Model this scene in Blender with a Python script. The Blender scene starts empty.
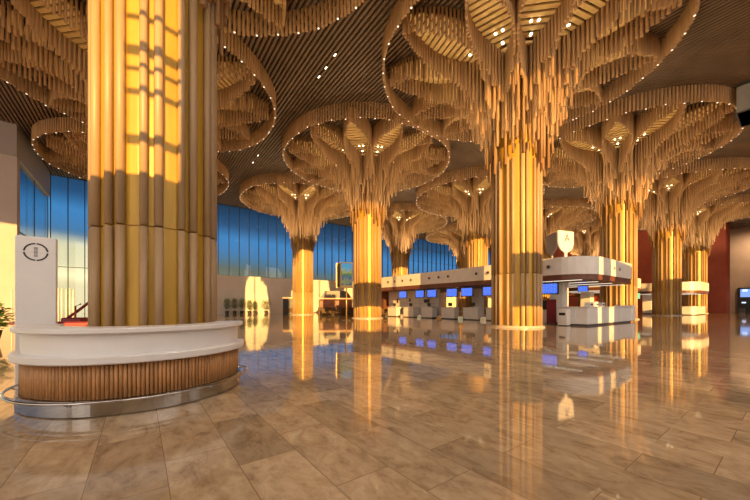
import bpy, math, random
from mathutils import Vector
random.seed(7)
C = bpy.context.scene.collection
PI = math.pi
sin, cos, hyp = math.sin, math.cos, math.hypot

# ------------------------------------------------------------ building grid
ANG = 0.6383
BX, BY = 9.37, 21.06
UX, UY = cos(ANG), sin(ANG)
VX, VY = -sin(ANG), cos(ANG)
SU, SV = 19.63, 17.13
CEIL = 18.1
def G(u, t, z=0.0):
    return Vector((BX + u*UX + t*VX, BY + u*UY + t*VY, z))
def lerp(a, b, k): return a + (b-a)*k

# ------------------------------------------------------------ materials
def new_mat(name):
    m = bpy.data.materials.new(name); m.use_nodes = True
    nt = m.node_tree
    return m, nt, nt.nodes['Principled BSDF']
def N(nt, typ, **kw):
    n = nt.nodes.new(typ)
    for k, v in kw.items():
        if k in n.inputs: n.inputs[k].default_value = v
        else: setattr(n, k, v)
    return n
def mat(name, col, rough=.5, metal=0.0, var=.12, scale=6.0, stretch=None, spec=.5, bump=0.0):
    m, nt, b = new_mat(name)
    tc = N(nt, 'ShaderNodeTexCoord'); mp = N(nt, 'ShaderNodeMapping')
    if stretch: mp.inputs['Scale'].default_value = stretch
    ns = N(nt, 'ShaderNodeTexNoise', Scale=scale, Detail=3.0)
    cr = N(nt, 'ShaderNodeValToRGB')
    e = cr.color_ramp.elements
    e[0].position, e[1].position = .3, .7
    e[0].color = tuple(max(0, c*(1-var)) for c in col) + (1,)
    e[1].color = tuple(min(1, c*(1+var)) for c in col) + (1,)
    L = nt.links.new
    L(tc.outputs['Object'], mp.inputs['Vector']); L(mp.outputs['Vector'], ns.inputs['Vector'])
    L(ns.outputs['Fac'], cr.inputs['Fac']); L(cr.outputs['Color'], b.inputs['Base Color'])
    b.inputs['Roughness'].default_value = rough; b.inputs['Metallic'].default_value = metal
    b.inputs['Specular IOR Level'].default_value = spec
    if bump:
        bp = N(nt, 'ShaderNodeBump', Strength=bump, Distance=.02)
        L(ns.outputs['Fac'], bp.inputs['Height']); L(bp.outputs['Normal'], b.inputs['Normal'])
    return m
def emis(name, col, strength, base=(.05,.05,.05)):
    m, nt, b = new_mat(name)
    b.inputs['Base Color'].default_value = base + (1,)
    b.inputs['Emission Color'].default_value = col + (1,)
    b.inputs['Emission Strength'].default_value = strength
    b.inputs['Roughness'].default_value = .4
    return m
M = {}
M['gold'] = mat('gold_panel', (.52,.31,.04), .38, .15, .12, 1.5, (3,3,.4))
M['tube'] = mat('trunk_tube', (.43,.295,.165), .45, 0, .10, 2.0, (3,3,.3))
M['hang'] = mat('hanging_tube_wood', (.39,.235,.108), .5, 0, .18, 1.3, (2,2,.3))
M['slat'] = mat('ceiling_slat_wood', (.15,.10,.066), .6, 0, .2, .6)
M['ceil'] = mat('ceiling_backing', (.03,.019,.011), .9, 0, .2, .4)
M['petal'] = mat('petal_panel_wood', (.74,.54,.24), .5, 0, .12, 1.2)
M['white'] = mat('white_solid_surface', (.84,.83,.83), .28, 0, .03, 2)
M['white2'] = mat('white_laminate', (.82,.79,.76), .35, 0, .05, 2)
M['wallw'] = mat('white_wall_panel', (.76,.73,.69), .5, 0, .06, .5)
M['grey'] = mat('grey_fascia', (.36,.33,.34), .5, 0, .06, .4)
M['brown'] = mat('brown_band', (.16,.06,.035), .45, 0, .12, 2)
M['pier'] = mat('pier_render', (.50,.45,.44), .6, 0, .06, .5)
M['maroon'] = mat('maroon_wall', (.46,.10,.06), .5, 0, .18, .35)
M['tan'] = mat('brown_wall', (.46,.30,.19), .6, 0, .12, .4)
M['oak'] = mat('oak_slat', (.50,.255,.10), .45, 0, .30, 5, (3,3,.5))
M['oakdark'] = mat('oak_shadow_gap', (.12,.06,.025), .6, 0, .1, 4)
M['steel'] = mat('brushed_steel', (.50,.50,.50), .16, 1, .05, 5)
M['chrome'] = mat('rail_steel', (.55,.54,.54), .12, 1, .05, 5)
M['ringw'] = mat('base_ring_stone', (.52,.44,.35), .3, 0, .08, 3)
M['dark'] = mat('dark_plastic', (.025,.024,.026), .4, 0, .2, 3)
M['darkgrey'] = mat('dark_grey_metal', (.09,.09,.095), .4, .3, .1, 3)
M['mull'] = mat('mullion_metal', (.05,.06,.07), .4, .5, .1, 3)
M['red'] = mat('red_upholstery', (.20,.012,.025), .5, 0, .12, 4)
M['orange'] = emis('orange_lit_strip', (1,.42,.10), 1.6, (.5,.2,.05))
M['pot'] = mat('dark_pot', (.05,.045,.04), .5, 0, .2, 4)
M['leaf'] = mat('leaf_green', (.13,.25,.05), .5, 0, .4, 9)
M['stem'] = mat('stem_brown', (.10,.06,.03), .7, 0, .2, 6)
M['soil'] = mat('dark_soil', (.04,.03,.02), .9, 0, .3, 30)
M['frame'] = mat('gold_frame', (.50,.34,.13), .35, .4, .1, 3)
M['ink'] = mat('dark_grey_lettering', (.035,.035,.04), .5, 0, .1, 5)
M['lamp'] = emis('lamp_glow', (1,.80,.52), 8.0)
M['tip'] = emis('emissive_tube_tip', (1,.80,.60), 1.6)
M['softlight'] = emis('cove_light', (1,.86,.66), 1.6)
M['screenback'] = mat('screen_bezel', (.012,.013,.016), .3, 0, .2, 3)
M['blocker'] = mat('sun_blocker_concrete', (.40,.33,.27), .8, 0, .12, .8)  # for the unseen panels that block the sun
M['brass'] = mat('stand_brass', (.62,.40,.14), .35, .6, .1, 4)
M['greybox'] = mat('grey_duct_metal', (.34,.34,.31), .5, .0, .1, 2)

def floor_mat():
    m, nt, b = new_mat('polished_marble_tiles'); L = nt.links.new
    tc = N(nt, 'ShaderNodeTexCoord'); mp = N(nt, 'ShaderNodeMapping')
    mp.inputs['Rotation'].default_value = (0, 0, -(ANG + PI/2))
    mp.inputs['Location'].default_value = (.35, .18, 0)
    L(tc.outputs['Object'], mp.inputs['Vector'])
    br = N(nt, 'ShaderNodeTexBrick', Scale=1.0)
    br.inputs['Brick Width'].default_value = 1.25; br.inputs['Row Height'].default_value = .52
    br.inputs['Mortar Size'].default_value = .004; br.inputs['Mortar Smooth'].default_value = .2
    br.inputs['Color1'].default_value = (0,0,0,1); br.inputs['Color2'].default_value = (1,1,1,1)
    br.inputs['Mortar'].default_value = (.5,.5,.5,1)
    br.offset = .37
    L(mp.outputs['Vector'], br.inputs['Vector'])
    # shift the vein pattern per tile so each slab has its own figure
    off = N(nt, 'ShaderNodeVectorMath', operation='MULTIPLY'); off.inputs[1].default_value = (7.3, 3.1, 5.0)
    add = N(nt, 'ShaderNodeVectorMath', operation='ADD')
    L(br.outputs['Color'], off.inputs[0]); L(mp.outputs['Vector'], add.inputs[0]); L(off.outputs[0], add.inputs[1])
    mp2 = N(nt, 'ShaderNodeMapping'); mp2.inputs['Scale'].default_value = (.75, 1.3, 1)
    mp2.inputs['Rotation'].default_value = (0,0,.35)
    L(add.outputs[0], mp2.inputs['Vector'])
    n1 = N(nt, 'ShaderNodeTexNoise', Scale=3.4, Detail=10.0, Roughness=.68, Distortion=.7)
    n2 = N(nt, 'ShaderNodeTexNoise', Scale=9.0, Detail=6.0, Roughness=.7, Distortion=.6)
    L(mp2.outputs['Vector'], n1.inputs['Vector']); L(mp2.outputs['Vector'], n2.inputs['Vector'])
    cr = N(nt, 'ShaderNodeValToRGB'); r = cr.color_ramp
    r.elements[0].position = .30; r.elements[0].color = (.30,.205,.12,1)
    r.elements[1].position = .70; r.elements[1].color = (.65,.505,.335,1)
    e = r.elements.new(.47); e.color = (.50,.365,.228,1)
    L(n1.outputs['Fac'], cr.inputs['Fac'])
    cr2 = N(nt, 'ShaderNodeValToRGB'); r2 = cr2.color_ramp
    r2.elements[0].position = .28; r2.elements[0].color = (.55,.50,.46,1)
    r2.elements[1].position = .50; r2.elements[1].color = (1,1,1,1)
    L(n2.outputs['Fac'], cr2.inputs['Fac'])
    m1 = N(nt, 'ShaderNodeMix', data_type='RGBA', blend_type='MULTIPLY'); m1.inputs[0].default_value = .55
    L(cr.outputs['Color'], m1.inputs[6]); L(cr2.outputs['Color'], m1.inputs[7])
    tone = N(nt, 'ShaderNodeMapRange'); tone.inputs[3].default_value = .74; tone.inputs[4].default_value = 1.10
    L(br.outputs['Color'], tone.inputs[0])
    m2 = N(nt, 'ShaderNodeMix', data_type='RGBA', blend_type='MULTIPLY'); m2.inputs[0].default_value = 1
    L(m1.outputs[2], m2.inputs[6]); L(tone.outputs[0], m2.inputs[7])
    m3 = N(nt, 'ShaderNodeMix', data_type='RGBA')
    L(br.outputs['Fac'], m3.inputs[0]); L(m2.outputs[2], m3.inputs[6]); m3.inputs[7].default_value = (.26,.18,.105,1)
    L(m3.outputs[2], b.inputs['Base Color'])
    rr = N(nt, 'ShaderNodeMapRange'); rr.inputs[3].default_value = .015; rr.inputs[4].default_value = .075
    L(n1.outputs['Fac'], rr.inputs[0]); L(rr.outputs[0], b.inputs['Roughness'])
    b.inputs['IOR'].default_value = 1.46
    bp = N(nt, 'ShaderNodeBump', Strength=.12, Distance=.004)
    inv = N(nt, 'ShaderNodeMath', operation='SUBTRACT'); inv.inputs[0].default_value = 1
    L(br.outputs['Fac'], inv.inputs[1]); L(inv.outputs[0], bp.inputs['Height']); L(bp.outputs['Normal'], b.inputs['Normal'])
    return m
M['floor'] = floor_mat()

def glass_mat():
    m = bpy.data.materials.new('facade_glass'); m.use_nodes = True; nt = m.node_tree; nt.nodes.clear(); L = nt.links.new
    out = N(nt, 'ShaderNodeOutputMaterial'); mx = N(nt, 'ShaderNodeMixShader')
    tr = N(nt, 'ShaderNodeBsdfTransparent', Color=(.78,.88,.95,1)); gl = N(nt, 'ShaderNodeBsdfGlossy', Roughness=.03)
    lw = N(nt, 'ShaderNodeLayerWeight', Blend=.5); pw = N(nt, 'ShaderNodeMath', operation='POWER'); pw.inputs[1].default_value = 4
    fr = N(nt, 'ShaderNodeMath', operation='MULTIPLY_ADD'); fr.inputs[1].default_value = .7; fr.inputs[2].default_value = .04
    L(lw.outputs['Facing'], pw.inputs[0]); L(pw.outputs[0], fr.inputs[0])
    L(fr.outputs[0], mx.inputs[0]); L(tr.outputs[0], mx.inputs[1]); L(gl.outputs[0], mx.inputs[2]); L(mx.outputs[0], out.inputs['Surface'])
    return m
M['glass'] = glass_mat()

def screen_mat():                                   # blue departures page with rows of pale text bars
    m, nt, b = new_mat('blue_display'); L = nt.links.new
    tc = N(nt, 'ShaderNodeTexCoord'); br = N(nt, 'ShaderNodeTexBrick', Scale=5.0)
    br.inputs['Color1'].default_value = (.035,.13,.85,1); br.inputs['Color2'].default_value = (.05,.17,.95,1)
    br.inputs['Mortar'].default_value = (.30,.45,1,1); br.inputs['Mortar Size'].default_value = .05
    br.inputs['Brick Width'].default_value = 1.6; br.inputs['Row Height'].default_value = .8
    sx = N(nt, 'ShaderNodeSeparateXYZ'); cx = N(nt, 'ShaderNodeCombineXYZ'); L(tc.outputs['Generated'], sx.inputs[0])
    L(sx.outputs['Y'], cx.inputs['X']); L(sx.outputs['Z'], cx.inputs['Y']); L(cx.outputs[0], br.inputs['Vector'])
    b.inputs['Base Color'].default_value = (.02,.03,.1,1)
    L(br.outputs['Color'], b.inputs['Emission Color']); b.inputs['Emission Strength'].default_value = 1.1
    return m
M['screen'] = screen_mat()
M['screengreen'] = emis('green_display', (.05,.75,.35), 1.0)
M['screenpale'] = emis('pale_display', (.55,.7,1.0), 2.0)

def picture_mat():                                  # framed landscape: sky, sea, green hills
    m, nt, b = new_mat('landscape_print'); L = nt.links.new
    tc = N(nt, 'ShaderNodeTexCoord'); sp = N(nt, 'ShaderNodeSeparateXYZ'); L(tc.outputs['Generated'], sp.inputs[0])
    ns = N(nt, 'ShaderNodeTexNoise', Scale=4.5, Detail=4.0); L(tc.outputs['Generated'], ns.inputs['Vector'])
    ad = N(nt, 'ShaderNodeMath', operation='MULTIPLY_ADD'); ad.inputs[1].default_value = .75
    L(ns.outputs['Fac'], ad.inputs[0]); L(sp.outputs['Z'], ad.inputs[2])
    cr = N(nt, 'ShaderNodeValToRGB'); r = cr.color_ramp
    r.elements[0].position = .0; r.elements[0].color = (.10,.25,.03,1)
    r.elements[1].position = 1.0; r.elements[1].color = (.06,.42,.85,1)
    for p, c in ((.18,(.04,.10,.30,1)),(.22,(.30,.36,.05,1)),(.40,(.04,.12,.35,1)),(.55,(.12,.30,.05,1)),(.64,(.45,.45,.10,1)),(.69,(.10,.45,.80,1))):
        e = r.elements.new(p); e.color = c
    mr = N(nt, 'ShaderNodeMapRange'); mr.inputs[1].default_value = .2; mr.inputs[2].default_value = 1.5
    L(ad.outputs[0], mr.inputs[0]); L(mr.outputs[0], cr.inputs['Fac'])
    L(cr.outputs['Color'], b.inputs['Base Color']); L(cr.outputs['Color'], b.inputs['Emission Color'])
    b.inputs['Emission Strength'].default_value = .32  # faint glow added so the print looks less dull
    return m
M['picture'] = picture_mat()

# ------------------------------------------------------------ mesh builder
class MB:
    def __init__(s): s.v, s.f, s.m, s.sm, s.mi = [], [], [], [], 0
    def _f(s, idx, smooth=False): s.f.append(idx); s.m.append(s.mi); s.sm.append(smooth)
    def box(s, x0, x1, y0, y1, z0, z1):
        b = len(s.v)
        s.v += [(x0,y0,z0),(x1,y0,z0),(x1,y1,z0),(x0,y1,z0),(x0,y0,z1),(x1,y0,z1),(x1,y1,z1),(x0,y1,z1)]
        for q in ((3,2,1,0),(4,5,6,7),(0,1,5,4),(1,2,6,5),(2,3,7,6),(3,0,4,7)): s._f(tuple(b+i for i in q))
        return s
    def bbox(s, x0, x1, y0, y1, z0, z1, c=.02):       # box with chamfered vertical edges and top/bottom edges
        ring = lambda d: [(x0+c+d*0,y0),(x1-c,y0),(x1,y0+c),(x1,y1-c),(x1-c,y1),(x0+c,y1),(x0,y1-c),(x0,y0+c)]
        inner = [(x0+2*c,y0+c),(x1-2*c,y0+c),(x1-c,y0+2*c),(x1-c,y1-2*c),(x1-2*c,y1-c),(x0+2*c,y1-c),(x0+c,y1-2*c),(x0+c,y0+2*c)]
        lv = [(inner,z0),(ring(0),z0+c),(ring(0),z1-c),(inner,z1)]
        b = len(s.v)
        for r, z in lv: s.v += [(p[0],p[1],z) for p in r]
        for k in range(3):
            for i in range(8):
                j = (i+1) % 8
                s._f((b+k*8+i, b+k*8+j, b+(k+1)*8+j, b+(k+1)*8+i))
        s._f(tuple(b+7-i for i in range(8))); s._f(tuple(b+24+i for i in range(8)))
        return s
    def tube(s, x, y, z0, z1, r, n=6, top=False, bottom=True, r1=None, ph=0):
        b = len(s.v); r1 = r if r1 is None else r1
        for k in range(n):
            a = 2*PI*k/n+ph; s.v.append((x+r*cos(a), y+r*sin(a), z0))
        for k in range(n):
            a = 2*PI*k/n+ph; s.v.append((x+r1*cos(a), y+r1*sin(a), z1))
        for k in range(n):
            j = (k+1) % n; s._f((b+k, b+j, b+n+j, b+n+k), True)
        if bottom: s._f(tuple(b+n-1-k for k in range(n)))
        if top: s._f(tuple(b+n+k for k in range(n)))
        return s
    def lathe(s, prof, n=48, a0=0, a1=2*PI, cx=0, cy=0, smooth=False, cap=False):
        full = abs(a1-a0-2*PI) < 1e-6; cols = n if full else n+1; b = len(s.v); k = len(prof)
        for i in range(cols):
            a = a0+(a1-a0)*i/n
            for (r, z) in prof: s.v.append((cx+r*cos(a), cy+r*sin(a), z))
        for i in range(n):
            j = (i+1) % cols
            for q in range(k-1): s._f((b+i*k+q, b+j*k+q, b+j*k+q+1, b+i*k+q+1), smooth)
        if cap and not full:
            s._f(tuple(b+q for q in range(k))); s._f(tuple(b+(cols-1)*k+k-1-q for q in range(k)))
        return s
    def path(s, pts, r, n=8):                         # round bar swept along points
        b = len(s.v); P = [Vector(p) for p in pts]
        for i, p in enumerate(P):
            d = (P[min(i+1,len(P)-1)]-P[max(i-1,0)]).normalized()
            up = Vector((0,0,1)) if abs(d.z) < .9 else Vector((1,0,0))
            a = d.cross(up).normalized(); c = d.cross(a)
            for k in range(n):
                t = 2*PI*k/n; q = p+a*(r*cos(t))+c*(r*sin(t)); s.v.append(tuple(q))
        for i in range(len(P)-1):
            for k in range(n):
                j = (k+1) % n; s._f((b+i*n+k, b+i*n+j, b+(i+1)*n+j, b+(i+1)*n+k), True)
        s._f(tuple(b+k for k in range(n))); e = b+(len(P)-1)*n; s._f(tuple(e+n-1-k for k in range(n)))
        return s
    def prism(s, poly, axis, d0, d1):                 # polygon (a,b) extruded along axis x or y or z
        b = len(s.v); n = len(poly)
        def pt(p, d): return (d,p[0],p[1]) if axis == 'x' else ((p[0],d,p[1]) if axis == 'y' else (p[0],p[1],d))
        for d in (d0, d1): s.v += [pt(p, d) for p in poly]
        for i in range(n):
            j = (i+1) % n; s._f((b+i, b+j, b+n+j, b+n+i))
        s._f(tuple(b+n-1-i for i in range(n))); s._f(tuple(b+n+i for i in range(n)))
        return s
    def build(s, name, mats, parent=None, loc=(0,0,0), rz=0.0):
        me = bpy.data.meshes.new(name); me.from_pydata(s.v, [], s.f)
        if not isinstance(mats, (list, tuple)): mats = [mats]
        for m in mats: me.materials.append(m)
        me.polygons.foreach_set('material_index', s.m); me.polygons.foreach_set('use_smooth', s.sm)
        me.update()
        o = bpy.data.objects.new(name, me); C.objects.link(o)
        o.location = loc; o.rotation_euler = (0,0,rz)
        if parent: o.parent = parent
        return o
def tag(o, label=None, cat=None, group=None, kind=None):
    if label: o['label'] = label
    if cat: o['category'] = cat
    if group: o['group'] = group
    if kind: o['kind'] = kind
    return o
def thing(name, label, cat, loc, rz=ANG, group=None):
    o = bpy.data.objects.new(name, None); C.objects.link(o); o.empty_display_size = .3
    o.location = loc; o.rotation_euler = (0,0,rz)
    return tag(o, label, cat, group)
def dup(root, loc, rz, label, group=None):
    r = root.copy(); C.objects.link(r); r.location = loc; r.rotation_euler = (0,0,rz)
    r['label'] = label
    if group: r['group'] = group
    for ch in list(root.children):
        c = ch.copy(); C.objects.link(c); c.parent = r
        for g in list(ch.children):
            d = g.copy(); C.objects.link(d); d.parent = c
    return r
def struct(o): o['kind'] = 'structure'; return o

# ------------------------------------------------------------ lotus column
PROF = [(1.5,10.7),(1.9,11.8),(2.5,13.9),(3.2,15.0),(4.1,15.75),(5.2,16.2),(6.5,16.5),(8.0,16.75),(9.2,16.85)]
def prof(r):
    if r <= PROF[0][0]: return PROF[0][1]
    for (a, za), (b, zb) in zip(PROF, PROF[1:]):
        if r <= b: return lerp(za, zb, (r-a)/(b-a))
    return PROF[-1][1]
TOP = CEIL + .02
def rim_r(th): return 8.9 - .40*abs(sin(th))**8 - .10*(1+cos(8*th))*.5
def lens_w(t, wmax): return wmax*sin(PI*min(1,max(0,t))**.92)
def petal_mb(L, wmax):
    tubes, rnd = MB(), random.Random(3)
    r0 = 2.25
    for sgn in (-1, 1):
        pts = [(lerp(r0, L, k/300.), sgn*lens_w(k/300., wmax)) for k in range(301)]
        acc = 0; last = pts[0]; need = 0
        for p in pts:
            acc += hyp(p[0]-last[0], p[1]-last[1]); last = p
            if acc >= need:
                need += .235
                r = hyp(*p); near = max(0, 1-(r-2)/2.2)
                z0 = prof(r) + rnd.uniform(-.10,.14) + near*rnd.uniform(-.6,.6)
                tubes.mi = 0; tubes.tube(p[0], p[1], z0, TOP, .080, 6)
    return tubes
def petal_panel_mb(L, wmax):
    mb = MB(); r = 2.35
    while r < L-.15:
        w = lens_w((r+.12-2.15)/(L-2.15), wmax)-.05
        k = (r-2.35)/(L-2.35); z = lerp(16.85, CEIL-.06, k**.6)
        if w > .05: mb.box(r, r+.26, -w, w, z-.10, z)
        r += .34
    return mb
def make_column(label, loc):
    root = thing('lotus_column', label, 'column', loc, ANG, 'gold lotus columns of the hall')
    MB().lathe([(1.385,.0),(1.385,3.39),(1.34,3.392),(1.34,3.44),(1.385,3.442),(1.385,11.5),(1.30,11.6),(1.30,CEIL)], 52, smooth=False).build('trunk_panelling', M['gold'], root)
    br = MB(); br.lathe([(1.40,.13),(1.60,.13),(1.60,.09),(1.70,.08),(1.70,.0)], 64).build('base_ring', M['ringw'], root)
    rnd = random.Random(11)
    for k in range(22):
        a = 2*PI*(k+.5+(.12 if k % 2 else -.12))/22; r = .092 if k % 2 else .105
        x, y = 1.462*cos(a), 1.462*sin(a)
        t = MB(); t.tube(x, y, .13, 3.392, r, 10, top=True); t.tube(x, y, 3.44, 11.0+rnd.uniform(-.5,.9), r, 10, top=True)
        t.build('cladding_tube', M['tube'], root)
    # rim: a curtain of short tubes on the lobed outline
    rim = MB(); n = 226
    for k in range(n):
        th = 2*PI*k/n; r = rim_r(th)
        x, y = r*cos(th), r*sin(th); z0 = 16.82+rnd.uniform(-.06,.06)
        rim.mi = 0; rim.tube(x, y, z0, TOP, .085, 6)
        if k % 5 == 0: rim.mi = 1; rim.tube(x, y, z0-.03, z0+.01, .055, 6)  # small emissive cap on every fifth tube
    rim.build('canopy_rim', [M['hang'], M['tip']], root)
    # petals
    pa, pb = petal_mb(8.45, 1.22), petal_mb(8.0, 1.10)
    qa, qb = petal_panel_mb(8.45, 1.22), petal_panel_mb(8.0, 1.10)
    first = {}
    dls = [(2.80,2.98,-.06,.06),(3.50,3.64,.14,.26),(3.50,3.64,-.26,-.14)]
    for k in range(12):
        key = 'b' if k % 3 == 0 else 'a'
        if key not in first:
            o = (pb if key == 'b' else pa).build('petal', M['hang'], root)
            g = [(qb if key == 'b' else qa).build('petal_panel', M['petal'], o)]
            for d in dls:
                z = lerp(16.85, CEIL-.06, ((d[0]-2.35)/6)**.6)-.16
                g.append(MB().box(*d, z, z+.05).build('downlight', M['lamp'], o))
            first[key] = (o, g)
        else:
            o = first[key][0].copy(); C.objects.link(o); o.parent = root
            for g in first[key][1]:
                d = g.copy(); C.objects.link(d); d.parent = o
        o.rotation_euler = (0,0,2*PI*(k+.5)/12)
    # staggered fringe round the trunk top
    fr = MB()
    for ring, (r, n) in enumerate(((1.66,40),(1.86,38),(2.10,26))):
        for k in range(n):
            a = 2*PI*(k+.5*(ring % 2))/n + rnd.uniform(-.03,.03)
            rr = r+rnd.uniform(-.05,.05)
            fr.tube(rr*cos(a), rr*sin(a), prof(rr)+rnd.uniform(-1.7,1.0), TOP, rnd.uniform(.062,.09), 6)
    for k in range(12):                                # pendants in the gaps between neighbouring petals
        for (r, da) in ((2.4,-.06),(2.4,.06),(2.75,-.05),(2.75,.05),(3.15,0),(3.6,0)):
            a = 2*PI*k/12+da+rnd.uniform(-.02,.02)
            fr.tube(r*cos(a), r*sin(a), prof(r)-.9+rnd.uniform(-.7,.5), TOP, .078, 6)
    tag(fr.build('fringe_of_tubes', M['hang'], root), kind='stuff')
    return root
def glow(loc, near=True, gain=1.0):
    n = 6 if near else 3                              # unseen spots floating off the trunk, added for the flare glow
    for k in range(n):
        a = ANG + 2*PI*(k*12//n + .5)/12
        r = 2.9; th = math.radians(26)
        l = bpy.data.lights.new('flare_glow_spot', 'SPOT'); l.energy = UPE*gain*6/n; l.color = (1,.73,.40); l.shadow_soft_size = .12
        l.spot_size = math.radians(124); l.spot_blend = .7
        o = bpy.data.objects.new('flare_glow_spot', l); C.objects.link(o); o.location = (loc.x+r*cos(a), loc.y+r*sin(a), 9.4)
        o.rotation_euler = Vector((cos(a)*math.sin(th), sin(a)*math.sin(th), cos(th))).to_track_quat('-Z','Y').to_euler()
UPE = 620.0
DLE = 1100.0

COLS = [((0,0), 'tall gold lotus column in front of the check-in desks, nearest to the white A sign', 1),
 ((-1,0), 'huge gold column behind the round white information desk', 1),
 ((0,1), 'gold lotus column beside the framed landscape picture on a pole', 1),
 ((0,2), 'slim gold lotus column before the blue glass wall, right of the potted plants', 1),
 ((1,2), 'gold lotus column behind the far left end of the check-in canopy, before blue grid glass', 0),
 ((1,1), 'gold lotus column rising behind the blue check-in screens, left of the nearest free-standing one', 1),
 ((1,0), 'wide gold lotus column right of the A sign, behind the end of the near check-in canopy', 1),
 ((2,0), 'gold lotus column right of the near check-in canopy with its lower half in shadow', 1),
 ((3,0), 'gold lotus column rightmost in the hall, beside the maroon wall', 1),
 ((-1,1), 'lotus column hidden behind the huge foreground column, its brown canopy spreading to both sides of it', 1),
 ((-1,2), 'farthest left lotus column, its small round canopy rim showing at the left before the blue glass', 0),
 ((2,1), 'gold lotus column glimpsed left of the A sign beyond the near canopy', 0),
 ((3,1), 'far gold lotus column right behind the A sign', 0),
 ((2,2), 'farthest gold lotus column, its canopy overlapped by the column behind the check-in screens', 0)]
proto = None
for (ij, lab, near) in COLS:
    p = G(ij[0]*SU, ij[1]*SV)
    if proto is None: proto = make_column(lab, p)
    else: dup(proto, p, ANG, lab, 'gold lotus columns of the hall')
    glow(p, near, .22 if ij[0] == -1 and ij[1] > 0 else (1.6 if ij[1] > 1 or ij[0] == 3 else 1.0))

# ------------------------------------------------------------ shell
E0 = G(0, 0)
def gbox(name, u0, u1, t0, t1, z0, z1, m, parent=None):
    return MB().box(u0, u1, t0, t1, z0, z1).build(name, m, parent, loc=(BX,BY,0) if parent is None else (0,0,0), rz=ANG if parent is None else 0)
fl = MB().box(-120,140,-60,130,-.3,0).build('floor', M['floor']); struct(fl)
TW = 45.5; UL = -29.2; T2 = 32.5
SDX, SDY = -.225, .9744                               # direction the low sun travels in
PX, PY = .9744, .225
QE = -5.0
def tmin(u): return (QE - (SDX*BX+SDY*BY) - u*(SDX*UX+SDY*UY))/(SDX*VX+SDY*VY)
cb = MB()
cb.prism([(-75,tmin(-75)),(98,tmin(98)),(98,TW+1.6),(UL-.3,TW+1.6),(UL-.3,T2),(-75,T2)], 'z', CEIL+.32, CEIL+.6)
ceil = cb.build('ceiling', M['ceil'], loc=(BX,BY,0), rz=ANG); struct(ceil)
sl = MB(); u = -62.0
while u < 92:
    sl.box(u, u+.155, tmin(u)+.2, TW if u > UL else T2, CEIL, CEIL+.22); u += .285
struct(sl.build('trim_1', M['slat'], loc=(BX,BY,0), rz=ANG))
# back wall: white plinth, glass above
struct(gbox('wall_back', -21.5, 90, TW, TW+.35, 0, 6.4, M['wallw']))
struct(MB().box(-21.5, 90, TW+.14, TW+.18, 6.4, CEIL+.3).box(UL, -21.5, TW+.14, TW+.18, 0, CEIL+.3).build('window_1', M['glass'], loc=(BX,BY,0), rz=ANG))
mu = MB(); u = UL
while u < 90: mu.box(u-.035, u+.035, TW, TW+.28, 6.4 if u > -21.5 else 0, CEIL+.3); u += 1.62
for z in (6.4, 9.4, 12.4, 15.4): mu.box(30 if z > 7 else UL, 90, TW+.02, TW+.26, z-.03, z+.03)
struct(mu.build('trim_2', M['mull'], loc=(BX,BY,0), rz=ANG))
# panel seams on the white plinth
# left wall: grey fascia over glass, jog to the left, white corner pier
fa = MB(); fa.box(UL-.6, UL, T2-.6, TW, CEIL-2.9, CEIL+.3); fa.box(-75, UL-.6, T2-.6, T2, CEIL-2.9, CEIL+.3)
struct(fa.build('wall_left', M['grey'], loc=(BX,BY,0), rz=ANG))
struct(gbox('trim_3', UL-2.0, UL-.02, T2-.45, T2+.5, 0, CEIL-2.9, M['pier']))
g2 = MB(); g2.box(UL-.25, UL-.21, T2+.5, TW, 0, CEIL-2.9); g2.box(-75, UL-2.0, T2-.25, T2-.21, 0, CEIL-2.9)
struct(g2.build('window_2', M['glass'], loc=(BX,BY,0), rz=ANG))
m2 = MB()
for t in (39.0, TW-.1): m2.box(UL-.22, UL-.15, t-.02, t+.02, 0, CEIL-2.9)
for z in (4.2, 8.5): m2.box(UL-.3, UL-.15, T2+.5, TW, z-.03, z+.03); m2.box(-75, UL-2, T2-.3, T2-.15, z-.05, z+.05)
for uu in (-35, -41, -47): m2.box(uu-.05, uu+.05, T2-.35, T2-.05, 0, CEIL-2.9)
struct(m2.build('trim_4', M['mull'], loc=(BX,BY,0), rz=ANG))
# right end: maroon wall with curved end, brown wall beyond
mw = MB(); mw.box(70, 70.5, -2.6, TW, 0, CEIL+.3)
mw.lathe([(.0,CEIL+.3),(.5,CEIL+.3),(.5,0)], 20, PI/2, 3*PI/2+PI, cx=70.5, cy=-2.6, smooth=True)
struct(mw.build('wall_right', M['maroon'], loc=(BX,BY,0), rz=ANG))
bw = MB(); bw.box(84, 84.4, -45, 10, 5.2, CEIL+.3); bw.box(84, 84.4, -45, -14.5, 0, 5.2); bw.box(84, 84.4, -3, 10, 0, 5.2)
struct(bw.build('wall_far', M['tan'], loc=(BX,BY,0), rz=ANG))

# added, unseen facade behind the camera, its panels placed to shape the sun patches
fb = MB(); Q = QE-.6
def block_sun(p0, p1, z0, z1): fb.box(p0, p1, -.15, .15, z0, z1)
for a in ((-8,20,0,3.5),(-6.6,-1.9,3.5,7.05),(-15.5,-12.5,3.5,18.3),(-33,-25,15.5,18.3),(-3.15,-1.9,7.05,18.3),
          (-4.3,-3.15,7.84,8.05),(-4.3,-3.15,9.10,9.22),(-4.3,-3.15,9.70,9.78),(-4.3,-3.15,10.10,10.32),(-4.3,-3.15,11.0,11.1),
          (3.2,4.9,8.5,11.3),(12.75,16.2,4.95,8.25),(5.0,9.0,7.4,9.9),(47.5,52.3,0,11.1),(70.5,86,0,18.3),(86,112,0,18.3),
          (16.4,20.3,3.5,8.8),(20.9,22.3,3.5,8.8),(23.2,28.3,3.5,8.8),(20,28.3,0,3.9)): block_sun(*a)
for pp in (-8, 3.4, 10.6, 16.3, 36, 47.4, 52.4, 62): block_sun(pp-.1, pp+.1, 0, 18.3)
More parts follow.
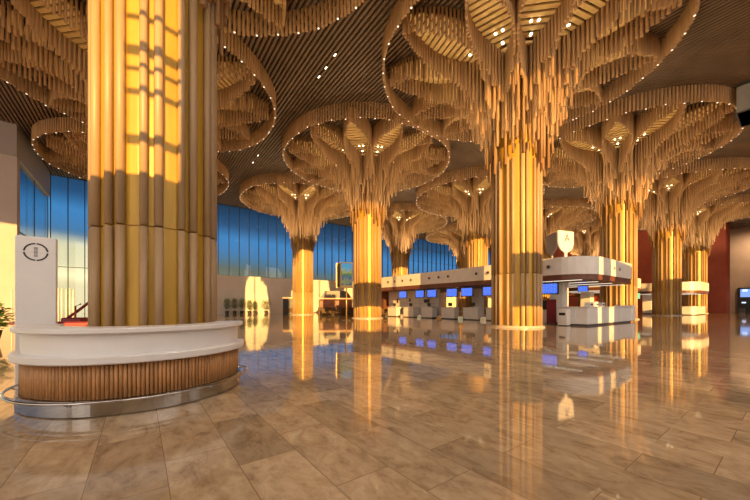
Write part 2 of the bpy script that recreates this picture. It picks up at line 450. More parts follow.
struct(fb.build('sun_blocker_panels', M['blocker'], loc=(Q*SDX, Q*SDY, 0), rz=math.atan2(PY, PX)))

# ------------------------------------------------------------ information desk
DC = Vector((-3.88, 5.37, 0)); A0, A1 = -PI*.86, PI*.15
desk = thing('information_desk', 'round white information desk with vertical oak slats and steel kick rail, in the left foreground', 'desk', DC, 0)
MB().lathe([(1.05,1.105),(1.07,1.115),(1.50,1.115),(1.515,1.10),(1.515,1.055),(1.50,1.045),(1.05,1.045),(1.05,1.105)], 72, A0, A1, cap=True).build('desk_top', M['white'], desk)
MB().lathe([(1.36,1.045),(1.425,1.045),(1.425,.76),(1.36,.76)], 72, A0, A1, smooth=False).build('upper_panel', M['white'], desk)
MB().lathe([(1.30,.765),(1.515,.765),(1.53,.75),(1.53,.675),(1.515,.66),(1.30,.66),(1.30,.765)], 72, A0-.03, A1+.03, cap=True).build('shelf_ledge', M['white'], desk)
MB().lathe([(1.38,.66),(1.405,.66),(1.405,.2),(1.38,.2)], 72, A0, A1).build('slat_backing', M['oakdark'], desk)
so = MB(); ns = 96
for k in range(ns):
    a = lerp(A0, A1, (k+.5)/ns); rr = 1.416
    so.tube(rr*cos(a), rr*sin(a), .215, .66, .0215, 8, top=True)
so.build('slat_front', M['oak'], desk)
MB().lathe([(1.30,.21),(1.475,.21),(1.475,.015),(1.44,.0)], 72, A0, A1, smooth=False).build('kick_plate', M['steel'], desk)
pts = []
for k in range(61):
    a = lerp(A0-.02, A1+.02, k/60); pts.append((1.585*cos(a), 1.585*sin(a), .215))
def endcurl(a, s):
    return [((1.585-.06*(1-cos(q))-.09*(q/PI))*cos(a+s*.075*sin(q)), (1.585-.06*(1-cos(q))-.09*(q/PI))*sin(a+s*.075*sin(q)), .215) for q in (PI*.25,PI*.5,PI*.75,PI)]
pts = list(reversed(endcurl(A0-.02,-1))) + pts + endcurl(A1+.02, 1)
MB().path(pts, .018, 8).build('foot_rail', M['chrome'], desk)
for k in range(9):
    a = lerp(A0+.1, A1-.1, k/8); MB().path([(1.47*cos(a),1.47*sin(a),.15),(1.585*cos(a),1.585*sin(a),.212)], .010, 6).build('rail_bracket', M['chrome'], desk)
# totem behind the desk's left end
tz = 5.0; tx = (37-375)/317*tz
tot = thing('information_totem', 'tall white slab totem with round grey emblem, at the left end of the round desk', 'sign', (tx, tz, 0), ANG)
MB().bbox(-.225,.225,-.06,.06,0,2.475,.008).build('totem_body', M['white'], tot)
em = MB(); cz = 2.235
def ring(mb, r0, r1, y, cx, cz, a0=0, a1=2*PI, n=40):
    b = len(mb.v)
    for i in range(n+1):
        a = lerp(a0, a1, i/n)
        mb.v += [(cx+r0*cos(a), y, cz+r0*sin(a)), (cx+r1*cos(a), y, cz+r1*sin(a))]
    for i in range(n): mb._f((b+2*i, b+2*i+1, b+2*i+3, b+2*i+2))
ring(em, .118, .14, -.064, 0, cz, .08, PI/2-.05); ring(em, .118, .14, -.064, 0, cz, PI/2+.05, PI-.08)
ring(em, .118, .14, -.064, 0, cz, PI+.08, 3*PI/2-.05); ring(em, .118, .14, -.064, 0, cz, 3*PI/2+.05, 2*PI-.08)
for k, (w, h) in enumerate(((.022,.022),(.026,.016),(.022,.020),(.026,.016),(.018,.02))):
    z = cz+.062-.031*k
    ring(em, h*.35, h*.62, -.064, -.012, z, 0, 2*PI, 12); em.box(.006,.016,-.066,-.062,z-h*.6,z+h*.6)
em.build('emblem', M['ink'], tot)
MB().box(-.27,.24,-.0615,-.0605,2.222,2.2235).build('panel_joint', M['grey'], tot)

# ------------------------------------------------------------ check-in islands
def rounded(u0, u1, t0, t1, r, n=8):
    out = []
    for (cx, cy, a) in ((u1-r,t0+r,-PI/2),(u1-r,t1-r,0),(u0+r,t1-r,PI/2),(u0+r,t0+r,PI)):
        for k in range(n+1):
            q = a+PI/2*k/n; out.append((cx+r*cos(q), cy+r*sin(q)))
    return out
def canopy(u0, u1, t0, t1, label, lights=True):
    o = thing('check_in_canopy', label, 'canopy', G(u0, t0), ANG, 'check-in canopies')
    W, Ln = u1-u0, t1-t0
    MB().prism(rounded(0,W,0,Ln,2.2), 'z', 3.60, 4.84).build('white_fascia', M['white2'], o)
    MB().prism(rounded(.06,W-.06,.06,Ln-.06,2.15), 'z', 3.22, 3.60).build('brown_band', M['brown'], o)
    s = MB()
    for k in range(4):
        x = .9+(W-1.8)*k/3; s.box(x-.10,x+.10,.8,7.5,3.20,3.219)
    s.build('light_strip', M['softlight'], o)
    for t in ([2.6,3.8,6.5,7.6,8.8,12.0,13.2,14.5,17.2,18.6,20.0,21.2]):
        if t < Ln-1:
            sp = MB(); sp.path([(-.02,t,4.22),(-.10,t,4.22)], .14, 12); sp.mi = 1; sp.path([(-.10,t,4.22),(-.115,t,4.22)], .09, 12)
            sp.build('spotlight', [M['grey'], M['dark']], o)
    return o
NU0, NU1, NT0 = 3.95, 14.7, -2.9
can = canopy(NU0, NU1, NT0, 23.5, 'long white check-in canopy with brown underside band, carrying the A sign')
for k in (4.6, 5.8): MB().path([(k,.02,4.2),(k,-.06,4.2)], .12, 12).build('spotlight', M['grey'], can)
c2 = canopy(23.6, 33.5, 1.0, 24, 'second white check-in canopy, seen between the wide column and the half-shaded column')
c3 = canopy(43.3, 53.0, -2.7, 22, 'farthest white check-in canopy, behind the rightmost columns near the maroon wall')

# supporting walls and pillars of the islands
def pillar(u, t, w, d, label, m, name='canopy_pillar', hh=3.22):
    o = thing(name, label, 'pillar', G(u, t), ANG)
    MB().bbox(-w/2,w/2,-d/2,d/2,0,hh,.03).build('pillar_shaft', m, o)
    MB().box(-w/2-.03,w/2+.03,-d/2-.03,d/2+.03,0,.12).build('pillar_plinth', M['darkgrey'], o)
    return o
pillar(6.6, .15, 1.0, 1.0, 'white square pillar behind the near service counter, under the A sign', M['white2'])
pillar(9.2, 9.5, .9, .9, 'white pillar behind the middle check-in desks', M['white2'])
pillar(28.5, 6, 1.2, 1.2, 'white pillar under the second check-in canopy', M['white2'])
pillar(48, 4, 1.2, 1.2, 'white pillar under the farthest check-in canopy', M['white2'])
bwall = thing('partition_wall', 'brown partition wall closing the far end of the long check-in canopy', 'wall', G(4.6, 22.3), ANG)
MB().box(0,9,0,.3,0,3.22).build('wall_panel', M['brown'], bwall)
MB().box(-.01,9.01,-.02,.32,0,.15).build('skirting', M['darkgrey'], bwall)
# white back partition with cabinets at the far desks
wp = thing('white_partition', 'white partition wall behind the far left check-in desks', 'wall', G(6.9, 13.0), ANG)
MB().box(0,.2,0,8.9,0,3.22).build('wall_panel', M['white2'], wp)
sl_ = MB()
for k in range(1, 6): sl_.box(-.006,0,k*1.5-.01,k*1.5+.01,.1,3.1)
sl_.box(-.006,0,0,8.9,1.62,1.64); sl_.build('panel_joint', M['grey'], wp)
for k, (t, w, h, z) in enumerate(((1.4,.9,.42,1.72),(4.6,.25,.42,1.85),(6.9,.3,.5,1.75))):
    d = MB(); d.bbox(-.06,-.005,t,t+w,z,z+h,.012); d.build('wall_display', M['dark'], wp)

# check-in desks along the long side
def make_desk(label, loc, rz):
    o = thing('check_in_desk', label, 'desk', loc, rz, 'white check-in desks')
    MB().bbox(-.45,.35,-.85,.85,.08,1.16,.03).build('desk_body', M['white2'], o)
    MB().bbox(-.56,.45,-.92,.92,1.16,1.22,.02).build('desk_top', M['white'], o)
    MB().box(-.40,.3,-.8,.8,0,.08).build('kick_plate', M['darkgrey'], o)
    mo = MB(); mo.bbox(-.08,-.03,-.28,.24,1.34,1.68,.01); mo.box(-.07,-.04,-.05,.01,1.22,1.36); mo.box(-.15,.05,-.14,.1,1.22,1.24)
    mo.build('monitor', M['dark'], o)
    sc = MB(); sc.box(-.40,.4,.88,1.5,.0,.32); sc.build('bag_scale', M['steel'], o)
    return o
dlabs = [(2.6,'white check-in desk just behind the nearest lotus column'),(5.2,'white check-in desk partly hidden by the left edge of the nearest lotus column'),
 (7.8,'white check-in desk, first one clear to the left of the nearest lotus column'),(10.6,'white check-in desk, second one clear to the left of the nearest lotus column'),
 (13.6,'white check-in desk in front of the near end of the white partition'),(16.6,'white check-in desk in front of the middle of the white partition'),
 (19.6,'white check-in desk at the far end of the white partition')]
d0 = None
for t, lab in dlabs:
    if d0 is None: d0 = make_desk(lab, G(6.0, t), ANG)
    else: dup(d0, G(6.0, t), ANG, lab, 'white check-in desks')

# hanging screens
def make_screen(label, loc, rz, m='screen'):
    o = thing('flight_screen', label, 'screen', loc, rz, 'hanging check-in screens')
    MB().bbox(-.05,.05,-.68,.68,-.43,.43,.012).build('screen_casing', M['screenback'], o)
    MB().box(-.056,-.05,-.60,.60,-.36,.36).build('display', M[m], o)
    
    for y in (-.3,.3): MB().tube(0,y,.42,.532,.025,8).build('hanger', M['darkgrey'], o)
    return o
def t_at(px, uu):                                    # island row position seen at a given bearing
    k = (px-375)/317.0; ax, ay = BX+uu*UX, BY+uu*UY
    return (ax-k*ay)/(k*VY-VX)
sl0 = None
for px, lab in ((549,'blue check-in screen right of the nearest lotus column'),(489.5,'blue check-in screen half hidden by the left edge of the nearest lotus column'),
        (467,'blue check-in screen, first one clear to the left of the nearest lotus column'),(452,'blue check-in screen, second one clear to the left of the nearest lotus column'),
        (432,'blue check-in screen, third one clear to the left of the nearest lotus column'),(420,'blue check-in screen, second from the far left end of the canopy'),
        (403,'blue check-in screen at the far left end of the canopy')):
    p = G(4.6, t_at(px, 4.6), 2.665)
    if sl0 is None: sl0 = make_screen(lab, p, ANG)
    else: dup(sl0, p, ANG, lab, 'hanging check-in screens')
sm_ = dup(sl0, G(11.5, t_at(583, 11.5), 2.88), ANG, 'small blue screen hanging deep under the near canopy, right of the white square pillar', 'hanging check-in screens')
sm_.scale = (.62,.62,.62)
make_screen('green and white screen under the second check-in canopy', G(32.7, 1.9, 2.665), ANG+.9, 'screengreen')
bpy.data.objects['flight_screen'].location = bpy.data.objects['flight_screen'].location

# near service counter (L-shaped)
sc = thing('service_counter', 'long white L-shaped service counter at the near end of the check-in canopy', 'counter', G(NU0, NT0+.05), ANG)
MB().bbox(.08,9.2,.08,.8,.12,1.26,.03).build('front_panel', M['white'], sc)
MB().bbox(.08,.8,.8,1.7,.12,1.26,.03).build('side_panel', M['white'], sc)
tp = MB(); tp.bbox(0,9.3,0,.95,1.26,1.32,.02); tp.bbox(0,.92,.95,1.75,1.26,1.32,.02); tp.build('counter_top', M['white2'], sc)
MB().bbox(9.2,9.75,-.05,1.3,.1,1.42,.04).build('end_block', M['white'], sc)
kk = MB(); kk.box(.15,9.3,.15,.75,0,.12); kk.box(.15,.75,.75,1.65,0,.12); kk.build('kick_plate', M['darkgrey'], sc)
for k in (3.0, 6.1): MB().box(k-.008,k+.008,.072,.08,.14,1.25).build('panel_joint', M['grey'], sc)
# equipment standing behind the counter
def mon(u, t, z, label, group=None):
    o = thing('desk_monitor', label, 'monitor', G(u, t, z), ANG, group)
    MB().bbox(-.02,.03,-.27,.27,.10,.44,.01).build('monitor_casing', M['dark'], o)
    st = MB(); st.tube(.03,0,.02,.18,.025,8); st.tube(0,0,0,.02,.12,14,top=True); st.build('monitor_stand', M['darkgrey'], o)
for k, (uu, lab) in enumerate(((5.4,'white printer box left on the near service counter, beside the pillar'),(6.4,'white printer box in the middle of the near service counter'),(7.6,'white printer box rightmost on the near service counter'))):
    o = thing('printer_box', lab, 'printer', G(uu, NT0+.55, 1.32), ANG, 'boxes on the service counter')
    MB().bbox(-.30,.30,-.18,.2,0,.30+.05*(k == 1),.02).build('box_body', M['white2'], o)
    MB().box(-.2,.2,-.185,-.178,.10,.2).build('paper_slot', M['dark'], o)
bin_ = thing('waste_bin', 'small white cabinet bin standing at the left end of the near service counter', 'bin', G(3.58, t_at(564, 3.58)), ANG)
MB().bbox(-.3,.3,-.3,.3,.05,1.12,.02).build('bin_body', M['white2'], bin_)
MB().box(-.27,.27,-.27,.27,0,.05).build('bin_base', M['darkgrey'], bin_)
MB().box(-.305,-.298,-.2,.2,.72,.9).build('bin_opening', M['dark'], bin_)
rs = thing('roller_banner', 'red upright banner stand between the nearest lotus column and the white pillar', 'banner', G(4.4, t_at(551.5, 4.4)), ANG)
MB().bbox(-.03,.0,-.34,.34,.06,1.85,.008).build('banner_sheet', M['red'], rs)
MB().bbox(-.12,.10,-.38,.38,0,.07,.01).build('banner_base', M['darkgrey'], rs)
sk = thing('self_service_kiosk', 'dark self-service kiosk with slanted screen beside the red banner stand', 'kiosk', G(5.4, t_at(546, 5.4)), ANG)
MB().bbox(-.2,.2,-.28,.28,0,1.15,.03).build('kiosk_body', M['white2'], sk)
MB().prism([(-.26,1.1),(-.12,1.1),(.12,1.75),(-.02,1.8)],'y',-.26,.26).build('kiosk_screen', M['dark'], sk)

# letter sign on top of the canopy
SG = G(NU0+.55, NT0+1.7)
sign = thing('row_sign', 'cream shield-shaped sign lettered A standing on the near end of the long check-in canopy', 'sign', (SG.x, SG.y, 4.84), ANG-.25)
def shield(w, zb, zt):
    h = zt-zb; pts = [(-w/2,zt),(-w/2,zb+h*.55)]
    for k in range(1,7):
        q = k/7; pts.append((-w/2+(w/2-.10)*(1-cos(q*PI/2)), zb+h*.55-h*.47*sin(q*PI/2)))
    pts += [(-.10,zb+h*.04),(-.10,zb)]
    return pts+[(-x,z) for x,z in reversed(pts)]
M['signface'] = emis('cream_sign_face', (1,.86,.60), .35, (.78,.70,.52))
MB().prism(shield(1.55,.28,1.9),'y',-.05,.05).build('sign_face', M['signface'], sign)
MB().box(-.095,.095,-.05,.05,0,.31).build('sign_stalk', M['signface'], sign)
tcu = bpy.data.curves.new('letter_a', 'FONT'); tcu.body = 'A'; tcu.size = .80; tcu.align_x = 'CENTER'; tcu.extrude = .004
to = bpy.data.objects.new('tmp_letter', tcu); C.objects.link(to)
bpy.context.view_layer.update()
dg = bpy.context.evaluated_depsgraph_get()
me = bpy.data.meshes.new_from_object(to.evaluated_get(dg)); me.materials.clear(); me.materials.append(M['ink'])
bpy.data.objects.remove(to)
lo = bpy.data.objects.new('letter_a', me); C.objects.link(lo); lo.parent = sign; lo.location = (.08,-.056,1.14); lo.rotation_euler = (PI/2,0,0)
sg2 = thing('row_sign', 'grey back-to-back shield sign just left behind the lettered A sign', 'sign', tuple(G(NU0+.75, NT0+2.75, 4.84)), ANG+.9)
MB().prism(shield(1.55,.28,1.9),'y',-.05,.05).build('sign_face', M['grey'], sg2)
MB().box(-.095,.095,-.05,.05,0,.31).build('sign_stalk', M['grey'], sg2)

# counters of the two farther islands
for (u0, t0, w, lab) in ((24.5,1.6,8.4,'white service counter under the second check-in canopy'),(44.0,-2.2,8.6,'white rounded service counter under the farthest check-in canopy')):
    o = thing('service_counter', lab, 'counter', G(u0, t0), ANG)
    MB().prism(rounded(0,w,0,2.2,.6),'z',.1,1.2).build('counter_body', M['white'], o)
    MB().prism(rounded(-.08,w+.08,-.08,2.28,.65),'z',1.2,1.28).build('counter_top', M['white2'], o)
    MB().prism(rounded(.1,w-.1,.1,2.1,.5),'z',0,.1).build('kick_plate', M['darkgrey'], o)

# ------------------------------------------------------------ framed picture on a pole
PZ = 29.5
st = thing('picture_stand', 'framed colourful landscape picture on a tall brass pole, standing before the cafe kiosk', 'sign stand', ((346.5-375)/317*PZ, PZ, 0), .22)
MB().tube(0,0,.05,3.2,.055,10,top=True).build('pole', M['brass'], st)
MB().tube(0,0,0,.05,.42,28,top=True).build('foot_plate', M['darkgrey'], st)
fr = MB(); fr.box(-.56,.56,-.07,.05,3.02,3.12); fr.box(-.56,.56,-.07,.05,5.32,5.42); fr.box(-.56,-.48,-.07,.05,3.12,5.32); fr.box(.48,.56,-.07,.05,3.12,5.32)
fr.build('picture_frame', M['frame'], st)
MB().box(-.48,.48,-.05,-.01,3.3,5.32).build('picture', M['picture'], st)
MB().box(-.48,.48,-.05,-.01,3.12,3.3).build('caption_strip', M['frame'], st)
f2 = MB()
f2.box(-.95,-.88,.12,.22,3.05,5.35); f2.box(-.60,-.53,.12,.22,3.05,5.35); f2.box(-.95,-.53,.12,.22,5.28,5.35); f2.box(-.95,-.53,.12,.22,3.05,3.12); f2.box(-.6,-.1,.05,.14,4.1,4.2); f2.box(-.1,.1,.03,.14,3.0,4.2)
f2.build('side_frame', M['frame'], st)
MB().box(-.88,-.6,.15,.19,3.12,5.28).build('side_panel', M['stem'], st)

# ------------------------------------------------------------ potted plants at the white wall
def make_plant(h, wr, seed, label, loc, name='potted_plant', group='potted plants along the white wall'):
    rnd = random.Random(seed)
    o = thing(name, label, 'plant', loc, rnd.uniform(0,6), group)
    MB().lathe([(.0,.0),(.24,.0),(.33,.46),(.34,.5),(.29,.5),(.28,.44),(0,.44)], 20).build('pot', M['pot'], o)
    s = MB(); s.path([(0,0,.4),(.03,.02,h*.5),(0,-.02,h*.9)], .035, 6); s.build('stem', M['stem'], o)
    f = MB()
    for _ in range(420):
        z = rnd.uniform(.36,1)*h; k = (z/h-.36)/.64
        rad = wr*(.55+.75*sin(PI*min(1,k*.9+.05)))*math.sqrt(rnd.random())
        a = rnd.uniform(0,2*PI); c = Vector((rad*cos(a), rad*sin(a), z))
        d = Vector((cos(a), sin(a), rnd.uniform(-.5,.7))).normalized(); sd = d.cross(Vector((rnd.uniform(-.4,.4),rnd.uniform(-.4,.4),1))).normalized()
        ln, w = rnd.uniform(.14,.26), rnd.uniform(.05,.085); b = len(f.v)
        f.v += [tuple(c), tuple(c+d*ln*.5+sd*w), tuple(c+d*ln), tuple(c+d*ln*.5-sd*w)]
        f._f((b,b+1,b+2,b+3))
    f.build('foliage', M['leaf'], o)
    return o
def on_wall(px, off):                                # ground point off metres in front of the back wall at a bearing
    k = (px-375)/317.0; t = TW-off
    a = (k*(BY+t*VY)-(BX+t*VX))/(UX-k*UY)
    return G(a, t)
for px, h, w, lab in ((227,2.5,.33,'bushy potted plant leftmost in the row along the white wall'),(234.7,2.5,.33,'bushy potted plant second from left along the white wall'),
    (242,2.5,.31,'potted plant third from left along the white wall'),(249.2,2.25,.25,'potted plant fourth from left, in the sunlit part of the white wall'),
    (254.9,2.1,.22,'slim small potted plant fifth from left along the white wall'),(266,2.3,.62,'widest potted plant, rightmost in the row along the white wall')):
    make_plant(h, w, int(px), lab, on_wall(px, 1.2))
make_plant(1.5, .4, 99, 'small green potted plant at the far left edge, behind the round desk', Vector((-13.9, 11.4, 0)), group=None)

# ------------------------------------------------------------ cafe kiosk and lounge seats between the two left columns
kz = 47.0
def at(px, Z, z=0): return Vector(((px-375)/317*Z, Z, z))
kio = thing('cafe_kiosk', 'low dark cafe kiosk with an orange lit band, between the two left lotus columns', 'kiosk', at(336, kz), .1)
MB().bbox(-2.6,2.6,-.4,.8,0,1.15,.04).build('counter', M['stem'], kio)
MB().box(-2.7,2.7,-.5,.9,2.35,2.5).build('orange_band', M['orange'], kio)
pr = MB(); pr.prism([(-2.3,2.5),(2.3,2.5),(1.6,3.55),(-1.6,3.55)],'y',-.3,.8); pr.build('hood', M['darkgrey'], kio)
for x in (-2.5, 2.5): MB().tube(x,.6,0,2.4,.05,8).build('post', M['darkgrey'], kio)
MB().box(-2.4,2.4,.82,.9,1.0,2.35).build('back_panel', M['brown'], kio)
k2 = thing('vending_cabinet', 'dark cabinet with orange top edge beside the left slim lotus column', 'cabinet', at(288.5, 50.5), .3)
MB().bbox(-.85,.85,-.5,.5,0,2.5,.03).build('cabinet_body', M['dark'], k2)
MB().bbox(-.9,.9,-.55,.55,2.5,2.72,.02).build('cabinet_top', M['orange'], k2)
MB().box(-.7,.7,-.51,-.5,.3,1.0).build('front_panel', M['stem'], k2)
def make_chair(label, loc, rz):
    o = thing('lounge_chair', label, 'chair', loc, rz, 'lounge chairs by the cafe kiosk')
    MB().bbox(-.38,.38,-.36,.36,.30,.48,.05).build('seat', M['stem'], o)
    MB().bbox(-.38,.38,.26,.40,.45,1.0,.05).build('backrest', M['stem'], o)
    for x in (-.33,.33):
        MB().bbox(x-.05,x+.05,-.34,.34,.45,.68,.02).build('armrest', M['stem'], o)
        for y in (-.3,.3): MB().tube(x,y,0,.31,.025,8).build('leg', M['darkgrey'], o)
    return o
ch = make_chair('brown lounge chair leftmost before the cafe kiosk', at(324, 44), .3)
for px, Z, rz, lab in ((331,43,1.0,'brown lounge chair second from left before the cafe kiosk'),(339,44.5,-.4,'brown lounge chair third from left before the cafe kiosk'),(383,38.5,.5,'dark lounge chair beside the brown partition right of the second lotus column')):
    dup(ch, at(px, Z), rz, lab, 'lounge chairs by the cafe kiosk')

# ------------------------------------------------------------ far left: entrance furniture
for k, (px, Z) in enumerate(((58.5,24),(62,25),(66.5,26),(70,25),(73.5,27),(12,27),(16,26))):
    lab = ['white steel post nearest the totem on its right','second white steel post right of the totem','third white steel post right of the totem','fourth white steel post right of the totem','white steel post farthest right from the totem, next to the huge column','white steel post left of the totem, outer one','white steel post directly left of the totem'][k]
    o = thing('steel_post', lab, 'post', at(px, Z), 0, 'white posts at the entrance')
    MB().tube(0,0,.04,2.75,.06,10,top=True).build('post_shaft', M['white2'], o)
    MB().tube(0,0,0,.04,.16,14,top=True).build('post_foot', M['steel'], o)
rbx = thing('red_bench', 'low red bench seen just above the round desk between totem and huge column', 'bench', at(73, 17.5), .4)
MB().bbox(-.95,.95,-.35,.35,.12,.52,.06).build('seat', M['red'], rbx)
MB().box(-.8,.8,-.28,.28,0,.12).build('bench_base', M['darkgrey'], rbx)
lf = thing('luggage_lift', 'dark red wheeled lift with a raised slanted arm, behind the red bench', 'machine', at(75, 20.5), .2)
MB().bbox(-.55,.55,-.4,.4,.2,.62,.05).build('chassis', M['red'], lf)
MB().path([(-.4,0,.6),(.1,0,1.0),(.95,0,1.75)], .09, 8).build('arm', M['red'], lf)
MB().path([(.15,-.2,.6),(.15,-.2,1.35),(.45,-.2,1.5)], .05, 8).build('handle', M['maroon'], lf)
for x in (-.38,.38):
    for y in (-.34,.34):
        MB().path([(x,y-.06,.16),(x,y+.06,.16)], .16, 14).build('wheel', M['dark'], lf)
rc = MB(); rc.bbox(-2.4,2.4,-1.2,1.2,0,.03,.008)
tag(rc.build('red_carpet', M['red'], loc=at(0, 24.2), rz=.2), 'red carpet strip on the floor left of the totem', 'carpet')
ct = thing('reception_table', 'dark reception table with pale top at the far left, left of the totem', 'table', at(2, 31), .5)
MB().bbox(-1.3,1.3,-.4,.4,2.0,2.12,.02).build('canopy_board', M['darkgrey'], ct)
MB().bbox(-1.2,.9,-.35,.35,.1,1.0,.03).build('table_body', M['stem'], ct)
MB().bbox(-1.25,.95,-.4,.4,1.0,1.06,.02).build('table_top', M['white2'], ct)
for x in (-1.15,1.15): MB().tube(x,.3,0,2.0,.04,8).build('post', M['darkgrey'], ct)

# ------------------------------------------------------------ far right: shop with lit signs, grey box at the ceiling
sh = thing('shop', 'dark shop front with cold blue-white lights at the right edge beyond the maroon wall', 'shop', G(83.6, -8.7), ANG)
MB().box(0,.35,-5.8,5.7,0,5.2).build('shop_wall', M['dark'], sh)
M['bluelight'] = emis('blue_lit_glass', (.25,.45,1.0), 1.0)
for k in range(5): MB().box(-.03,-.01,-5.5+2.2*k,-3.5+2.2*k,3.2,4.9).build('lit_window', M['bluelight'], sh)
for k in range(9): MB().box(-.07,-.032,-5.3+1.2*k,-4.6+1.2*k,3.9+.25*(k%3),4.3+.25*(k%3)).build('lit_sign', M['screenpale'], sh)
for k in range(8): MB().box(-.05,-.01,-5.3+1.4*k,-4.7+1.4*k,1.5+.4*(k%3),1.75+.4*(k%3)).build('display_shelf', M['screenpale'], sh)
for k in range(7): MB().bbox(-.9,-.3,-5+1.6*k,-4.1+1.6*k,0,.9+.2*(k%2),.03).build('display_stand', M['darkgrey'], sh)
gp = Vector((28.9, 24.0, CEIL-2.3))
gbx = thing('duct_box', 'grey metal duct box hanging from the ceiling at the upper right edge', 'duct', gp, ANG)
MB().bbox(-1.5,1.5,-.9,.9,0,2.0,.04).build('duct_casing', M['greybox'], gbx)
MB().box(-1.3,1.3,-.7,.7,2.0,2.32).build('duct_neck', M['darkgrey'], gbx)
MB().box(-1.55,1.55,-.95,.95,.0,.06).build('bottom_flange', M['darkgrey'], gbx)

# recessed ceiling spots (rows of three twin lamps in the slat ceiling)
def spots(px, py, label, n=3, first=[None]):
    Z = (CEIL-1.4)*317/(305.5-py); loc = at(px, Z, CEIL-.06)
    if first[0] is None:
        o = thing('ceiling_spot', label, 'ceiling light', loc, ANG, 'twin spots in the slat ceiling')
        f = MB(); f.box(-.06,.06,-.14,.14,0,.06); f.build('housing', M['dark'], o)
        g = MB(); g.box(-.04,.04,-.12,-.02,-.012,0); g.box(-.04,.04,.02,.12,-.012,0); g.build('lamp', M['lamp'], o)
        first[0] = o
    else: dup(first[0], loc, ANG, label, 'twin spots in the slat ceiling')
for px, py, lab in ((335,54,'twin ceiling spot nearest the top in the slat ceiling left of centre'),(326,67,'twin ceiling spot in the middle of three in the slat ceiling left of centre'),(319,76,'twin ceiling spot lowest of three in the slat ceiling left of centre'),
   (258,155,'twin ceiling spot, upper of the far pair above the left glass wall'),(253,162,'twin ceiling spot, lower of the far pair above the left glass wall')):
    spots(px, py, lab)

# ------------------------------------------------------------ light
w = bpy.data.worlds.new('dusk_sky'); bpy.context.scene.world = w; w.use_nodes = True
nt = w.node_tree; nt.nodes.clear(); L = nt.links.new
out = N(nt, 'ShaderNodeOutputWorld'); bg = N(nt, 'ShaderNodeBackground'); L(bg.outputs[0], out.inputs['Surface'])
tc = N(nt, 'ShaderNodeTexCoord'); sp = N(nt, 'ShaderNodeSeparateXYZ'); L(tc.outputs['Generated'], sp.inputs[0])
ma = N(nt, 'ShaderNodeMath', operation='MULTIPLY_ADD'); ma.inputs[1].default_value = .10
L(sp.outputs['X'], ma.inputs[0]); L(sp.outputs['Z'], ma.inputs[2])
cr = N(nt, 'ShaderNodeValToRGB'); r = cr.color_ramp
r.elements[0].position = 0; r.elements[0].color = (.30,.20,.11,1)
r.elements[1].position = 1; r.elements[1].color = (1.3,1.3,1.35,1)
for p, c in ((.49,(.45,.30,.14,1)),(.50,(1.25,.80,.36,1)),(.532,(.27,.25,.17,1)),(.512,(.42,.34,.20,1)),(.544,(.16,.30,.40,1)),(.556,(.12,.34,.62,1)),(.574,(.10,.37,.72,1)),(.592,(.045,.14,.28,1)),(.62,(.022,.05,.09,1)),(.70,(.10,.15,.22,1)),(.80,(.75,.80,.90,1))):
    e = r.elements.new(p); e.color = c
mr = N(nt, 'ShaderNodeMapRange'); mr.inputs[1].default_value = -1; mr.inputs[2].default_value = 1
L(ma.outputs[0], mr.inputs[0]); L(mr.outputs[0], cr.inputs['Fac'])
# warm low sun side behind the viewer
dp = N(nt, 'ShaderNodeVectorMath', operation='DOT_PRODUCT'); dp.inputs[1].default_value = (-SDX, -SDY, 0)
L(tc.outputs['Generated'], dp.inputs[0])
m1 = N(nt, 'ShaderNodeMapRange'); m1.inputs[1].default_value = .0; m1.inputs[2].default_value = .8
L(dp.outputs['Value'], m1.inputs[0])
cl = N(nt, 'ShaderNodeValToRGB'); rl = cl.color_ramp
rl.elements[0].position = .535; rl.elements[0].color = (1.15,.80,.38,1)
rl.elements[1].position = .548; rl.elements[1].color = (0,0,0,1)
L(mr.outputs[0], cl.inputs['Fac'])
mx_ = N(nt, 'ShaderNodeMapRange'); mx_.inputs[1].default_value = -.48; mx_.inputs[2].default_value = -.66
L(sp.outputs['X'], mx_.inputs[0])
ml = N(nt, 'ShaderNodeMix', data_type='RGBA', blend_type='ADD'); L(mx_.outputs[0], ml.inputs[0]); L(cr.outputs['Color'], ml.inputs[6]); L(cl.outputs['Color'], ml.inputs[7])
mix = N(nt, 'ShaderNodeMix', data_type='RGBA'); L(m1.outputs[0], mix.inputs[0]); L(ml.outputs[2], mix.inputs[6]); mix.inputs[7].default_value = (2.5,2.1,1.75,1)
L(mix.outputs[2], bg.inputs['Color']); bg.inputs['Strength'].default_value = .9

sd = bpy.data.lights.new('low_sun', 'SUN'); sd.energy = 9.5; sd.color = (1,.53,.14); sd.angle = .006
so = bpy.data.objects.new('low_sun', sd); C.objects.link(so)
el = math.radians(9.0)
so.rotation_euler = Vector((SDX*cos(el), SDY*cos(el), -sin(el))).to_track_quat('-Z','Y').to_euler()

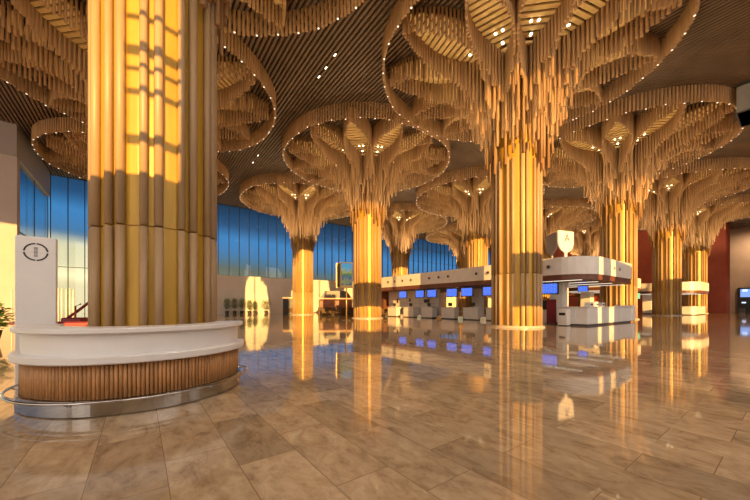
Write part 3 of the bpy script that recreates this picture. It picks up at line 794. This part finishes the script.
for (u0, t0, w_, l_, e) in ((9,10,8,24,230),(28.5,12,8,20,280),(48,10,8,22,360)):
    al = bpy.data.lights.new('ceiling_fill', 'AREA'); al.shape = 'RECTANGLE'; al.size = w_; al.size_y = l_; al.energy = e; al.color = (1,.74,.46)  # unseen fill added over the canopies to lift the dark ceiling
    ao = bpy.data.objects.new('ceiling_fill', al); C.objects.link(ao); ao.location = G(u0, t0, 4.9); ao.rotation_euler = (PI,0,ANG)
for (x, y) in ((2,6),(11,8),(-4,2),(7,14.5),(17,13),(25,14),(-12,9)):  # unseen spots overhead, added to brighten the near floor
    l = bpy.data.lights.new('floor_fill', 'SPOT'); l.energy = DLE; l.color = (1,.80,.58); l.shadow_soft_size = .3
    l.spot_size = math.radians(115); l.spot_blend = .6
    o = bpy.data.objects.new('floor_fill', l); C.objects.link(o); o.location = (x, y, CEIL-.1)
l = bpy.data.lights.new('wall_fill', 'SPOT'); l.energy = 5200; l.color = (1,.76,.52); l.shadow_soft_size = .3; l.spot_size = math.radians(120); l.spot_blend = .8  # added fill for the dark far wall, lamp out of view
o = bpy.data.objects.new('wall_fill', l); C.objects.link(o); o.location = (77, 61, 16.5)
o.rotation_euler = (Vector((80,68,7))-Vector((77,61,16.5))).to_track_quat('-Z','Y').to_euler()
for (x, y, tx_, ty_) in ((-12.2, 53.6, -16, 60), (-30.3, 41.7, -27, 53)):  # added fill for the white wall, tucked behind column canopies
    l = bpy.data.lights.new('wall_fill', 'SPOT'); l.energy = 5000; l.color = (1,.80,.60); l.shadow_soft_size = .2; l.spot_size = math.radians(125); l.spot_blend = .8
    o = bpy.data.objects.new('wall_fill', l); C.objects.link(o); o.location = (x, y, CEIL-.2)
    o.rotation_euler = (Vector((tx_,ty_,2))-Vector((x,y,CEIL))).to_track_quat('-Z','Y').to_euler()
# ------------------------------------------------------------ camera
cd = bpy.data.cameras.new('camera'); cam = bpy.data.objects.new('camera', cd); C.objects.link(cam)
cam.location = (0,0,1.4); cam.rotation_euler = (PI/2,0,0)
cd.sensor_width = 36; cd.lens = 317/750*36; cd.shift_y = 55.5/750; cd.clip_end = 500
sc_ = bpy.context.scene; sc_.camera = cam
sc_.view_settings.view_transform = 'Standard'
sc_.view_settings.look = 'None'
sc_.view_settings.exposure = .0
sc_.cycles.max_bounces = 8; sc_.cycles.diffuse_bounces = 4; sc_.cycles.glossy_bounces = 4; sc_.cycles.transparent_max_bounces = 16
sc_.cycles.sample_clamp_indirect = 6
